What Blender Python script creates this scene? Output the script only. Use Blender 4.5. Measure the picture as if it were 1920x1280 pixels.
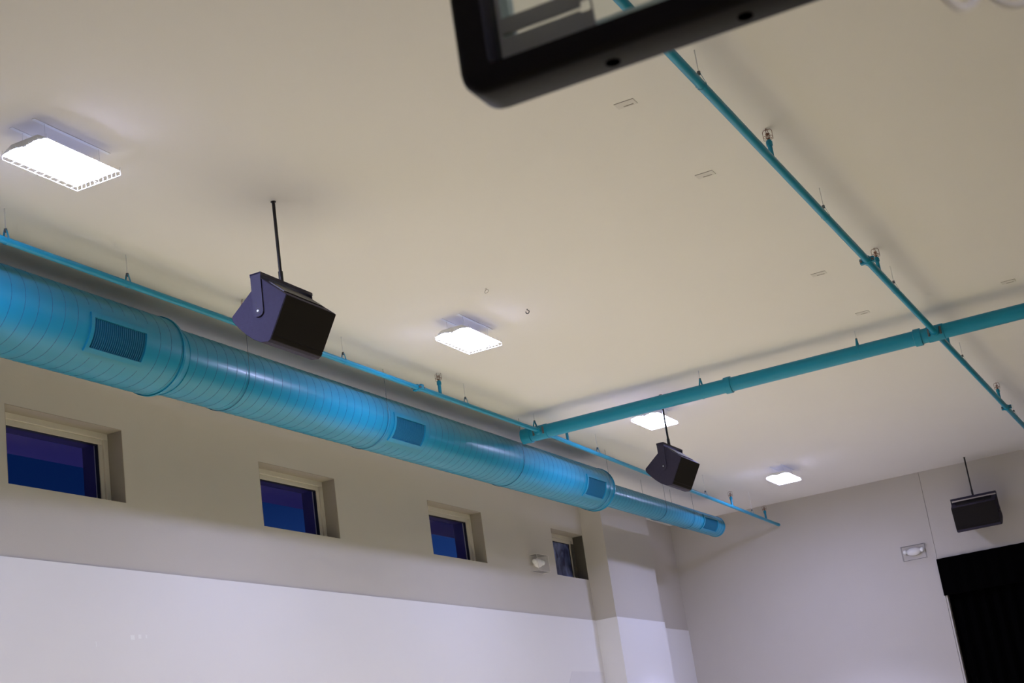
import bpy, math, random
from math import sin, cos, pi, radians
from mathutils import Vector, Matrix

random.seed(7)
scene = bpy.context.scene
C = scene.collection
for o in list(bpy.data.objects):
    bpy.data.objects.remove(o)

# ------------------------------------------------------------------ camera
EYE = 1.75                      # eye height above the gym floor
CEIL = 7.05
WALL_Y = 10.82                  # inner face of the left (window) wall
BACK_X = 31.43                  # inner face of the far wall
FRONT_X = -14.0

cam_data = bpy.data.cameras.new('camera')
cam = bpy.data.objects.new('camera', cam_data)
C.objects.link(cam)
scene.camera = cam
yaw, pitch, roll = radians(23.84659), radians(16.73237), radians(-8.35257)
fwd = Vector((cos(pitch) * cos(yaw), cos(pitch) * sin(yaw), sin(pitch)))
rt0 = Vector((sin(yaw), -cos(yaw), 0))
up0 = rt0.cross(fwd)
rt = rt0 * cos(roll) + up0 * sin(roll)
up = up0 * cos(roll) - rt0 * sin(roll)
M = Matrix((rt, up, -fwd)).transposed().to_4x4()
M.translation = Vector((0, 0, EYE))
cam.matrix_world = M
cam_data.sensor_width = 36.0
cam_data.lens = 36.0 * 2872.36 / 1920.0
cam_data.clip_start = 0.05
cam_data.clip_end = 500
cam_data.dof.use_dof = True
cam_data.dof.focus_distance = 15.0
cam_data.dof.aperture_fstop = 5.6

# ------------------------------------------------------------------ view
scene.view_settings.view_transform = 'Standard'
scene.view_settings.look = 'None'
scene.view_settings.gamma = 1.0
scene.view_settings.use_curve_mapping = False
scene.view_settings.exposure = -0.04

LAMP_COLOR = (0.595, 0.635, 1.07)
LAMP_POWER = 160.0               # radiance of the lit lamp faces
LAMP_WATT = 430.0               # downward beam of each fixture's reflectors
LAMP_SPREAD = 92.0

# ------------------------------------------------------------------ world: dusk sky
world = bpy.data.worlds.new('dusk_sky')
scene.world = world
world.use_nodes = True
nt = world.node_tree
nt.nodes.clear()
tc = nt.nodes.new('ShaderNodeTexCoord')
sx = nt.nodes.new('ShaderNodeSeparateXYZ')
rp = nt.nodes.new('ShaderNodeValToRGB')
bg = nt.nodes.new('ShaderNodeBackground')
ow = nt.nodes.new('ShaderNodeOutputWorld')
mr = nt.nodes.new('ShaderNodeMapRange')
mr.inputs['From Min'].default_value = -0.05
mr.inputs['From Max'].default_value = 0.55
nt.links.new(tc.outputs['Generated'], sx.inputs[0])
nt.links.new(sx.outputs['Z'], mr.inputs['Value'])
nt.links.new(mr.outputs[0], rp.inputs['Fac'])
nt.links.new(rp.outputs['Color'], bg.inputs['Color'])
nt.links.new(bg.outputs[0], ow.inputs['Surface'])
e = rp.color_ramp.elements
e[0].position = 0.0
e[0].color = (0.10, 0.085, 0.22, 1)
e[1].position = 1.0
e[1].color = (0.001, 0.007, 0.035, 1)
for p, c in ((0.12, (0.06, 0.085, 0.27, 1)), (0.33, (0.012, 0.040, 0.165, 1)), (0.46, (0.002, 0.011, 0.062, 1))):
    n = e.new(p)
    n.color = c
bg.inputs['Strength'].default_value = 1.0


# ------------------------------------------------------------------ materials
def mat(name, col, rough=0.6, metal=0.0, spec=0.5, var=0.04, scale=8.0, bump=0.0, bscale=120.0, coat=0.0):
    m = bpy.data.materials.new(name)
    m.use_nodes = True
    t = m.node_tree
    b = t.nodes['Principled BSDF']
    b.inputs['Roughness'].default_value = rough
    b.inputs['Metallic'].default_value = metal
    b.inputs['Specular IOR Level'].default_value = spec
    b.inputs['Coat Weight'].default_value = coat
    b.inputs['Coat Roughness'].default_value = 0.08
    co = t.nodes.new('ShaderNodeTexCoord')
    no = t.nodes.new('ShaderNodeTexNoise')
    no.inputs['Scale'].default_value = scale
    no.inputs['Detail'].default_value = 3
    t.links.new(co.outputs['Object'], no.inputs['Vector'])
    mx = t.nodes.new('ShaderNodeMix')
    mx.data_type = 'RGBA'
    t.links.new(no.outputs['Fac'], mx.inputs[0])
    mx.inputs[6].default_value = tuple(c * (1 - var) for c in col) + (1,)
    mx.inputs[7].default_value = tuple(min(1, c * (1 + var)) for c in col) + (1,)
    t.links.new(mx.outputs[2], b.inputs['Base Color'])
    if bump:
        n2 = t.nodes.new('ShaderNodeTexNoise')
        n2.inputs['Scale'].default_value = bscale
        n2.inputs['Detail'].default_value = 2
        t.links.new(co.outputs['Object'], n2.inputs['Vector'])
        bp = t.nodes.new('ShaderNodeBump')
        bp.inputs['Strength'].default_value = bump
        bp.inputs['Distance'].default_value = 0.01
        t.links.new(n2.outputs['Fac'], bp.inputs['Height'])
        t.links.new(bp.outputs['Normal'], b.inputs['Normal'])
    return m


def emit(name, col, power):
    m = bpy.data.materials.new(name)
    m.use_nodes = True
    t = m.node_tree
    t.nodes.clear()
    em = t.nodes.new('ShaderNodeEmission')
    em.inputs['Color'].default_value = (*col, 1)
    em.inputs['Strength'].default_value = power
    o = t.nodes.new('ShaderNodeOutputMaterial')
    t.links.new(em.outputs[0], o.inputs['Surface'])
    return m


def glass(name, tint, refl=1.0):
    m = bpy.data.materials.new(name)
    m.use_nodes = True
    t = m.node_tree
    t.nodes.clear()
    tr = t.nodes.new('ShaderNodeBsdfTransparent')
    tr.inputs['Color'].default_value = (*tint, 1)
    gl = t.nodes.new('ShaderNodeBsdfGlossy')
    gl.inputs['Roughness'].default_value = 0.02
    gl.inputs['Color'].default_value = (refl, refl, refl, 1)
    fr = t.nodes.new('ShaderNodeFresnel')
    fr.inputs['IOR'].default_value = 1.3
    mx = t.nodes.new('ShaderNodeMixShader')
    o = t.nodes.new('ShaderNodeOutputMaterial')
    ge = t.nodes.new('ShaderNodeNewGeometry')
    inv = t.nodes.new('ShaderNodeMath')
    inv.operation = 'SUBTRACT'
    inv.inputs[0].default_value = 1.0
    t.links.new(ge.outputs['Backfacing'], inv.inputs[1])
    mul = t.nodes.new('ShaderNodeMath')
    mul.operation = 'MULTIPLY'
    t.links.new(fr.outputs[0], mul.inputs[0])
    t.links.new(inv.outputs[0], mul.inputs[1])
    t.links.new(mul.outputs[0], mx.inputs[0])
    t.links.new(tr.outputs[0], mx.inputs[1])
    t.links.new(gl.outputs[0], mx.inputs[2])
    t.links.new(mx.outputs[0], o.inputs['Surface'])
    return m


def wood_floor():
    m = bpy.data.materials.new('maple_floor')
    m.use_nodes = True
    t = m.node_tree
    b = t.nodes['Principled BSDF']
    b.inputs['Roughness'].default_value = 0.3
    co = t.nodes.new('ShaderNodeTexCoord')
    br = t.nodes.new('ShaderNodeTexBrick')
    br.inputs['Scale'].default_value = 1.0
    br.inputs['Brick Width'].default_value = 1.2
    br.inputs['Row Height'].default_value = 0.06
    br.inputs['Mortar Size'].default_value = 0.001
    br.inputs['Color1'].default_value = (0.64, 0.55, 0.235, 1)
    br.inputs['Color2'].default_value = (0.57, 0.485, 0.205, 1)
    br.inputs['Mortar'].default_value = (0.2, 0.11, 0.05, 1)
    t.links.new(co.outputs['Object'], br.inputs['Vector'])
    t.links.new(br.outputs['Color'], b.inputs['Base Color'])
    return m


def film_glass():
    m = bpy.data.materials.new('blotchy_blue_film')
    m.use_nodes = True
    t = m.node_tree
    b = t.nodes['Principled BSDF']
    b.inputs['Roughness'].default_value = 0.35
    co = t.nodes.new('ShaderNodeTexCoord')
    mp = t.nodes.new('ShaderNodeMapping')
    mp.inputs['Scale'].default_value = (3.2, 1, 2.2)
    no = t.nodes.new('ShaderNodeTexNoise')
    no.inputs['Scale'].default_value = 1.6
    no.inputs['Detail'].default_value = 5
    no.inputs['Distortion'].default_value = 0.8
    rp = t.nodes.new('ShaderNodeValToRGB')
    rp.color_ramp.elements[0].position = 0.36
    rp.color_ramp.elements[0].color = (0.018, 0.022, 0.10, 1)
    rp.color_ramp.elements[1].position = 0.68
    rp.color_ramp.elements[1].color = (0.24, 0.30, 0.60, 1)
    t.links.new(co.outputs['Object'], mp.inputs[0])
    t.links.new(mp.outputs[0], no.inputs['Vector'])
    t.links.new(no.outputs['Fac'], rp.inputs[0])
    t.links.new(rp.outputs[0], b.inputs['Base Color'])
    return m


M_ceil = mat('ceiling_paint', (0.80, 0.765, 0.73), 0.85, spec=0.2, var=0.012, scale=0.7, bump=0.05, bscale=60)
M_wall = mat('beige_wall_paint', (0.545, 0.51, 0.47), 0.8, spec=0.2, var=0.02, scale=1.5, bump=0.12, bscale=45)
M_white = mat('white_wall_panel', (0.80, 0.785, 0.80), 0.45, spec=0.4, var=0.01, scale=1.0)
M_lightmark = mat('white_light_mark', (0.95, 0.95, 0.96), 0.2, var=0.01)  # near-white for painted reflection marks and lines of uplight
M_sheet = mat('pale_lavender_sheet', (0.735, 0.72, 0.75), 0.5, var=0.02)
M_floor = wood_floor()
M_dim_far = mat('tan_floor_dimmer', (0.40, 0.345, 0.215), 0.7, var=0.05)
M_dim_near = mat('dark_floor_dimmer', (0.16, 0.14, 0.10), 0.5, var=0.05)
M_teal = mat('blue_gloss_paint', (0.014, 0.238, 0.375), 0.33, spec=0.28, var=0.05, scale=3.0, coat=0.04)
M_seam = mat('blue_seam_paint', (0.010, 0.13, 0.24), 0.5, var=0.05)
M_pipe = mat('blue_pipe_paint', (0.014, 0.265, 0.42), 0.34, spec=0.25, var=0.05, scale=4.0)
M_grille = mat('blue_grille_paint', (0.003, 0.125, 0.215), 0.6, var=0.05)
M_dark = mat('dark_duct_inside', (0.002, 0.03, 0.06), 0.8, var=0.05)
M_black = mat('black_speaker_paint', (0.044, 0.039, 0.063), 0.6, spec=0.1, var=0.15, scale=40, bump=0.3, bscale=300)
M_grillb = mat('black_speaker_mesh', (0.016, 0.0135, 0.0125), 0.8, spec=0.1, var=0.1, scale=60)
M_yoke = mat('black_powder_coat', (0.042, 0.037, 0.060), 0.5, spec=0.12, var=0.1)
M_blkmetal = mat('black_steel', (0.012, 0.010, 0.011), 0.45, spec=0.4, var=0.1)
M_silver = mat('bright_bolt_steel', (0.45, 0.44, 0.44), 0.4, metal=0.6, var=0.05)
M_rod = mat('galvanized_rod', (0.80, 0.79, 0.78), 0.5, metal=0.0, var=0.1)
M_wire = mat('dark_wire', (0.10, 0.11, 0.12), 0.5, var=0.1)
M_brass = mat('red_brown_brass', (0.20, 0.085, 0.05), 0.5, metal=0.3, var=0.1)
M_fix = mat('white_enamel', (0.82, 0.82, 0.82), 0.4, var=0.01)
M_lamp = emit('lit_lamp_lens', LAMP_COLOR, LAMP_POWER)
M_slot = emit('uplight_slot_glow', LAMP_COLOR, 7.0)
M_fill = emit('violet_fill_lens', (0.19, 0.19, 1.0), 105.0)
M_frame = mat('tan_window_frame', (0.66, 0.61, 0.53), 0.5, var=0.02)
M_return = mat('dark_beige_return', (0.37, 0.33, 0.275), 0.8, spec=0.15, var=0.02)
M_sideshade = mat('dark_brown_shade', (0.075, 0.068, 0.055), 0.7, var=0.1)
M_gasket = mat('black_gasket', (0.012, 0.012, 0.016), 0.6, var=0.1)
M_glass = glass('window_glass', (0.93, 0.94, 0.97), 0.25)
M_film = film_glass()
M_ext = mat('lavender_outside_paint', (0.58, 0.46, 0.56), 0.8, var=0.04, scale=2)
M_jamb = mat('dark_violet_outside_jamb', (0.085, 0.075, 0.21), 0.8, spec=0.1, var=0.04)
M_ground = mat('outside_ground', (0.10, 0.11, 0.10), 0.9, var=0.2, scale=0.4)
M_curtain = mat('black_stage_velour', (0.0011, 0.0010, 0.0011), 0.95, spec=0.02, var=0.1)
M_plastic = mat('white_plastic', (0.82, 0.80, 0.78), 0.35, var=0.01)
M_lens = mat('frosted_lamp_lens', (0.88, 0.88, 0.86), 0.2, var=0.01)
M_clear = glass('clear_guard_plastic', (0.99, 0.99, 0.99), 0.12)
M_clearedge = mat('guard_edge_plastic', (0.58, 0.555, 0.52), 0.5, var=0.05)
M_plate2 = mat('ceiling_plate_slot', (0.36, 0.33, 0.30), 0.7, var=0.02)
M_plate = mat('ceiling_plate_paint', (0.69, 0.655, 0.62), 0.7, var=0.02)
M_pad = mat('black_vinyl_padding', (0.006, 0.005, 0.008), 0.5, spec=0.2, var=0.2, scale=20, bump=0.1, bscale=200)
M_hole = mat('black_hole_disc', (0.001, 0.001, 0.001), 0.9, spec=0.0, var=0.1)
M_bglass = glass('backboard_glass', (0.93, 0.955, 0.95), 1.0)
M_alu = mat('pale_aluminium_rail', (0.66, 0.78, 0.79), 0.5, metal=0.0, var=0.03)
M_bracket = mat('grey_bracket_steel', (0.34, 0.325, 0.36), 0.6, metal=0.1, var=0.04)
M_orange = mat('orange_rim_paint', (0.75, 0.12, 0.02), 0.4, var=0.03)
M_net = mat('white_net_cord', (0.92, 0.90, 0.93), 0.8, var=0.05)
M_netred = mat('red_net_cord', (0.50, 0.07, 0.05), 0.8, var=0.05)


# ------------------------------------------------------------------ mesh helpers
class MB:
    def __init__(s):
        s.v = []
        s.f = []

    def add(s, vs, fs):
        n = len(s.v)
        s.v += [tuple(p) for p in vs]
        s.f += [tuple(i + n for i in q) for q in fs]
        return s

    def box(s, a, b):
        x0, y0, z0 = a
        x1, y1, z1 = b
        return s.add([(x0, y0, z0), (x1, y0, z0), (x1, y1, z0), (x0, y1, z0), (x0, y0, z1), (x1, y0, z1), (x1, y1, z1), (x0, y1, z1)],
                     [(0, 3, 2, 1), (4, 5, 6, 7), (0, 1, 5, 4), (1, 2, 6, 5), (2, 3, 7, 6), (3, 0, 4, 7)])

    def tube(s, pts, r, n=12, caps=True, closed=False):
        pts = [Vector(p) for p in pts]
        k = len(pts)
        rs = r if isinstance(r, (list, tuple)) else [r] * k
        vs, fs = [], []
        d0 = (pts[1] - pts[0]).normalized()
        ref = Vector((0, 0, 1)) if abs(d0.z) < 0.9 else Vector((0, 1, 0))
        for i, p in enumerate(pts):
            if closed:
                d = (pts[(i + 1) % k] - pts[i - 1]).normalized()
            elif i == 0:
                d = d0
            elif i == k - 1:
                d = (pts[i] - pts[i - 1]).normalized()
            else:
                d = ((pts[i + 1] - p).normalized() + (p - pts[i - 1]).normalized())
                d = d.normalized() if d.length > 1e-6 else d0
            u = ref - d * ref.dot(d)
            if u.length < 1e-4:
                u = Vector((1, 0, 0)) - d * d.x
            u.normalize()
            ref = u
            w = d.cross(u)
            for j in range(n):
                a = 2 * pi * j / n
                vs.append(p + (u * cos(a) + w * sin(a)) * rs[i])
        for i in range(k if closed else k - 1):
            i2 = (i + 1) % k
            for j in range(n):
                j2 = (j + 1) % n
                fs.append((i * n + j, i * n + j2, i2 * n + j2, i2 * n + j))
        if caps and not closed:
            fs.append(tuple(range(n - 1, -1, -1)))
            fs.append(tuple((k - 1) * n + j for j in range(n)))
        return s.add(vs, fs)

    def prism(s, poly, axis, a, b):
        """poly: list of 2D points in the plane perpendicular to axis ('x': (y,z), 'y': (x,z), 'z': (x,y))"""
        def P(p, t):
            return {'x': (t, p[0], p[1]), 'y': (p[0], t, p[1]), 'z': (p[0], p[1], t)}[axis]
        n = len(poly)
        area = sum(poly[i][0] * poly[(i + 1) % n][1] - poly[(i + 1) % n][0] * poly[i][1] for i in range(n))
        sgn = area > 0
        if axis == 'y':
            sgn = not sgn
        if a > b:
            a, b = b, a
        vs = [P(p, a) for p in poly] + [P(p, b) for p in poly]
        lo = tuple(range(n))
        hi = tuple(n + i for i in range(n))
        fs = []
        if sgn:
            fs += [lo[::-1], hi]
            fs += [(i, (i + 1) % n, n + (i + 1) % n, n + i) for i in range(n)]
        else:
            fs += [lo, hi[::-1]]
            fs += [(n + i, n + (i + 1) % n, (i + 1) % n, i) for i in range(n)]
        return s.add(vs, fs)

    def sphere(s, c, r, n=16, m=10, sq=(1, 1, 1)):
        vs, fs = [], []
        for i in range(m + 1):
            a = pi * i / m
            for j in range(n):
                b = 2 * pi * j / n
                vs.append((c[0] + r * sq[0] * sin(a) * cos(b), c[1] + r * sq[1] * sin(a) * sin(b), c[2] + r * sq[2] * cos(a)))
        for i in range(m):
            for j in range(n):
                j2 = (j + 1) % n
                fs.append((i * n + j, (i + 1) * n + j, (i + 1) * n + j2, i * n + j2))
        return s.add(vs, fs)

    def obj(s, name, m, parent=None, smooth=True, loc=None, angle=35, bevel=0.0):
        me = bpy.data.meshes.new(name)
        me.from_pydata(s.v, [], s.f)
        me.validate()
        if smooth:
            me.polygons.foreach_set('use_smooth', [True] * len(me.polygons))
            me.set_sharp_from_angle(angle=radians(angle))
        me.materials.append(m)
        me.update()
        o = bpy.data.objects.new(name, me)
        C.objects.link(o)
        if loc is not None:
            o.location = loc
        if parent is not None:
            o.parent = parent
        if bevel:
            b = o.modifiers.new('bevel', 'BEVEL')
            b.width = bevel
            b.segments = 2
            b.limit_method = 'ANGLE'
        return o


def thing(name, label, cat, loc=(0, 0, 0), rotz=0.0, group=None):
    o = bpy.data.objects.new(name, None)
    o.empty_display_size = 0.1
    C.objects.link(o)
    o.location = loc
    o.rotation_euler = (0, 0, rotz)
    o['label'] = label
    o['category'] = cat
    if group:
        o['group'] = group
    return o


def struct(name, mb, m, label=None, cat=None, **k):
    o = mb.obj(name, m, **k)
    o['kind'] = 'structure'
    if label:
        o['label'] = label
    if cat:
        o['category'] = cat
    return o


def copy_thing(root, loc, label, rotz=None):
    r = root.copy()
    C.objects.link(r)
    r.location = loc
    r['label'] = label
    if rotz is not None:
        r.rotation_euler = (0, 0, rotz)
    for ch in root.children:
        c = ch.copy()
        C.objects.link(c)
        c.parent = r
        for g in ch.children:
            d = g.copy()
            C.objects.link(d)
            d.parent = c
    return r


# ------------------------------------------------------------------ room shell
WINS = [(11.56, 13.37), (16.00, 17.80), (20.42, 22.23), (24.96, 26.38), (7.13, 8.94)]
SILL, WTOP = 3.79 + EYE, 4.63 + EYE
OUT_Y = 11.22

struct('floor', MB().box((FRONT_X - 0.3, -11.12, -0.2), (BACK_X + 4.0, OUT_Y, 0)), M_floor,
       'varnished maple gym floor', 'floor', smooth=False)
struct('floor_dimmer_far', MB().box((24.5, -WALL_Y, 0.0005), (BACK_X, WALL_Y, 0.012)), M_dim_far,
       'added tan floor by the stage, out of view, dims the far bounce', 'floor', smooth=False)  # unseen floor patch added to dim the bounce on the far ceiling
struct('floor_dimmer_near', MB().box((3.3, -WALL_Y, 0.0005), (6.8, WALL_Y, 0.004)), M_dim_near,
       'added dark floor strip, out of view, dims the near bounce', 'floor', smooth=False)  # unseen dark strip added to dim the bounce on the near ceiling
struct('ceiling', MB().box((FRONT_X - 0.3, -11.12, CEIL), (BACK_X + 0.3, OUT_Y, CEIL + 0.25)), M_ceil,
       'smooth cream painted flat gym ceiling', 'ceiling', smooth=False)

wl = MB()
x_lo, x_hi = FRONT_X - 0.3, BACK_X
wl.box((x_lo, WALL_Y, 0), (x_hi, OUT_Y, SILL))
wl.box((x_lo, WALL_Y, WTOP), (x_hi, OUT_Y, CEIL))
cur = x_lo
for a, b in sorted(WINS):
    wl.box((cur, WALL_Y, SILL), (a, OUT_Y, WTOP))
    cur = b
wl.box((cur, WALL_Y, SILL), (x_hi, OUT_Y, WTOP))
struct('wall_left', wl, M_wall, 'long beige wall with a row of high windows', 'wall', smooth=False)

struct('wall_right', MB().box((x_lo, -11.12, 0), (BACK_X, -WALL_Y, CEIL)), M_wall, 'beige wall on the far right side', 'wall', smooth=False)
struct('wall_front', MB().box((FRONT_X - 0.3, -WALL_Y, 0), (FRONT_X, WALL_Y, CEIL)), M_wall, 'beige end wall behind the viewer', 'wall', smooth=False)

# far wall with the stage opening; a 12 mm control joint runs up from the opening's edge
ST_Y, ST_TOP = 5.35, 4.9
JT = 5.385
wb = MB()
wb.box((BACK_X, JT + 0.004, 0), (BACK_X + 0.3, OUT_Y, CEIL))
wb.box((BACK_X, -JT, ST_TOP), (BACK_X + 0.3, JT - 0.004, CEIL))
wb.box((BACK_X, ST_Y, 0), (BACK_X + 0.3, JT - 0.004, ST_TOP))
wb.box((BACK_X, -11.12, 0), (BACK_X + 0.3, -ST_Y, ST_TOP))
wb.box((BACK_X, -11.12, ST_TOP), (BACK_X + 0.3, -JT, CEIL))
wb.box((BACK_X + 0.03, JT - 0.02, 0), (BACK_X + 0.28, JT + 0.02, CEIL))
struct('wall_back', wb, M_wall, 'beige far wall with the black stage opening', 'wall', smooth=False)
struct('wall_stage', MB().box((BACK_X + 3.8, -7, 0), (BACK_X + 4.0, 7, CEIL)).box((BACK_X + 0.3, 6.8, 0), (BACK_X + 3.8, 7, CEIL))
       .box((BACK_X + 0.3, -7, 0), (BACK_X + 3.8, -6.8, CEIL)).box((BACK_X + 0.3, -7, CEIL), (BACK_X + 4.0, 7, CEIL + 0.2)),
       M_curtain, 'black walls of the stage behind the curtain', 'wall', smooth=False)

# pilaster near the far corner
PX0, PX1, PY = 26.40, 28.85, 10.40
struct('trim_1', MB().box((PX0, PY, 0), (PX1, WALL_Y, CEIL)), M_wall, 'beige pilaster standing out from the window wall', 'pilaster', smooth=False)

# white lower wall panels, 15 mm proud, round the pilaster
PT = 3.035 + EYE
T = 0.015
panel = struct('trim_2', MB().box((x_lo + 0.3, WALL_Y - T, 0), (PX0 - T, WALL_Y, PT)), M_white, 'long white lower panel under the windows', 'wall panel', smooth=False)
for x, z, w_, h_ in ((13.30, 2.300, 0.07, 0.05), (13.42, 2.312, 0.05, 0.045), (13.53, 2.318, 0.025, 0.035), (12.71, 2.21, 0.012, 0.06)):  # white marks painted in for reflections on the glossy panel
    MB().box((x - w_ / 2, WALL_Y - T - 0.0012, z + EYE - h_ / 2), (x + w_ / 2, WALL_Y - T - 0.0001, z + EYE + h_ / 2)).obj('glint_mark', M_lightmark, panel, smooth=False)
MB().prism([(24.72, 1.2 + EYE), (24.72, 1.86 + EYE), (24.95, 2.09 + EYE), (26.36, 2.10 + EYE), (26.36, 1.2 + EYE)], 'y', WALL_Y - T - 0.003, WALL_Y - T - 0.0002).obj('pale_sheet', M_sheet, panel, smooth=False)
struct('trim_3', MB().box((PX0 - T, PY, 0), (PX0, WALL_Y, PT)).box((PX0 - T, PY - T, 0), (PX1 + T, PY, PT)).box((PX1, PY, 0), (PX1 + T, WALL_Y, PT)), M_white,
       'white lower panel wrapped round the pilaster', 'wall panel', smooth=False)
struct('trim_4', MB().box((PX1 + T, WALL_Y - T, 0), (BACK_X, WALL_Y, PT)), M_white, 'short white lower panel between pilaster and far corner', 'wall panel', smooth=False)

# outside: eave soffit over the windows and the ground
struct('trim_5', MB().box((FRONT_X, OUT_Y, 6.50), (BACK_X + 3, 12.53, 6.75)), M_ext, 'lavender outside eave above the windows', 'eave', smooth=False)
struct('ground', MB().box((-60, OUT_Y, -0.3), (110, 140, -0.1)), M_ground, 'dark ground outside the windows', 'ground', smooth=False)

# violet fill lights added outside to brighten the eave and jambs
def add_fill(loc, label):
    t = thing('fill_light', label, 'light', loc)
    MB().box((-0.3, -0.22, -0.10), (0.3, 0.22, 0.0)).obj('housing', M_gasket, t, smooth=False)
    MB().add([(-0.26, -0.18, 0.004), (0.26, -0.18, 0.004), (0.26, 0.18, 0.004), (-0.26, 0.18, 0.004)], [(0, 1, 2, 3)]).obj('lens', M_fill, t, smooth=False)


for x, lab in ((6.5, 'added violet fill light on the ground outside, nearest'), (13.0, 'added violet fill light on the ground outside, second'),
               (19.5, 'added violet fill light on the ground outside, farthest')):
    add_fill((x, 17.0, 0.0), lab)

# windows
for i, (a, b) in enumerate(WINS, 1):
    c = (a + b) / 2
    w = thing('window_%d' % i, ['high window farthest left in view, dusk sky behind', 'second high window from the left, dusk sky behind',
                                'third high window from the left, dusk sky behind', 'narrow high window against the pilaster with blotchy blue pane',
                                'high window left of the picture'][i - 1], 'window', (c, 11.02, SILL))
    w['kind'] = 'structure'
    h = WTOP - SILL
    hw = (b - a) / 2

    def ring(mb, x0, x1, z0, z1, t, y0, y1, tb):
        mb.box((x0, y0, z0), (x1, y1, z0 + tb)).box((x0, y0, z1 - t), (x1, y1, z1))
        mb.box((x0, y0, z0 + tb), (x0 + t, y1, z1 - t)).box((x1 - t, y0, z0 + tb), (x1, y1, z1 - t))
        return mb
    # return boards added to line the opening, darker beige than the wall
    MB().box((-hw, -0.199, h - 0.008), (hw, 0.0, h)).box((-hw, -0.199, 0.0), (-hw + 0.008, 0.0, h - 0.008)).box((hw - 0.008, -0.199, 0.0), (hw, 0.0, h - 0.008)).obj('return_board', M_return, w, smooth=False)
    ring(MB(), -hw, hw, 0, h, 0.075, 0, 0.10, 0.02).obj('frame', M_frame, w, smooth=False, bevel=0.006)
    ring(MB(), -hw + 0.075, hw - 0.075, 0.02, h - 0.075, 0.06, 0.022, 0.10, 0.02).obj('sash', M_frame, w, smooth=False, bevel=0.006)
    ring(MB(), -hw + 0.135, hw - 0.135, 0.04, h - 0.135, 0.010, 0.035, 0.075, 0.010).obj('gasket', M_gasket, w, smooth=False)
    MB().box((-hw + 0.14, 0.05, 0.045), (hw - 0.14, 0.058, h - 0.14)).obj('pane', M_film if i == 4 else M_glass, w, smooth=False)
    if i == 4:
        MB().box((hw - 0.012, -0.198, 0.0), (hw - 0.0085, -0.001, h - 0.009)).box((hw - 0.134, -0.007, 0.02), (hw - 0.012, -0.0005, h - 0.136)).obj('side_shade', M_sideshade, w, smooth=False)  # dark sheet painted in for the shade on this jamb and frame
    ring(MB(), -hw, hw, 0, h, 0.125, 0.101, 0.27, 0.02).obj('outside_jamb', M_jamb, w, smooth=False)

# ------------------------------------------------------------------ stage valance and curtain
va = MB()
prof = []
for k in range(181):
    y = 5.40 - k * 10.8 / 180
    prof.append((BACK_X - 0.06 + 0.018 * sin(k * 1.25), y))
back = [(BACK_X - 0.003, prof[-1][1]), (BACK_X - 0.003, prof[0][1])]
va.prism(prof + back, 'z', 2.78 + EYE, 3.51 + EYE)
v = va.obj('stage_valance', M_curtain, smooth=True)
v['label'] = 'black pleated valance across the top of the stage'
v['category'] = 'valance'
cu = MB()
fr = []
for k in range(301):
    y = 5.33 - k * 10.66 / 300
    fr.append((BACK_X + 0.12 + 0.035 * sin(k * 0.9), y))
cu.prism(fr + [(BACK_X + 0.20, fr[-1][1]), (BACK_X + 0.20, fr[0][1])], 'z', 0.01, ST_TOP - 0.01)
cobj = cu.obj('stage_curtain', M_curtain, smooth=True)
cobj['label'] = 'black closed curtain filling the stage opening'
cobj['category'] = 'curtain'

# ------------------------------------------------------------------ high-bay lamps
FIX_Z = 5.10 + EYE


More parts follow.
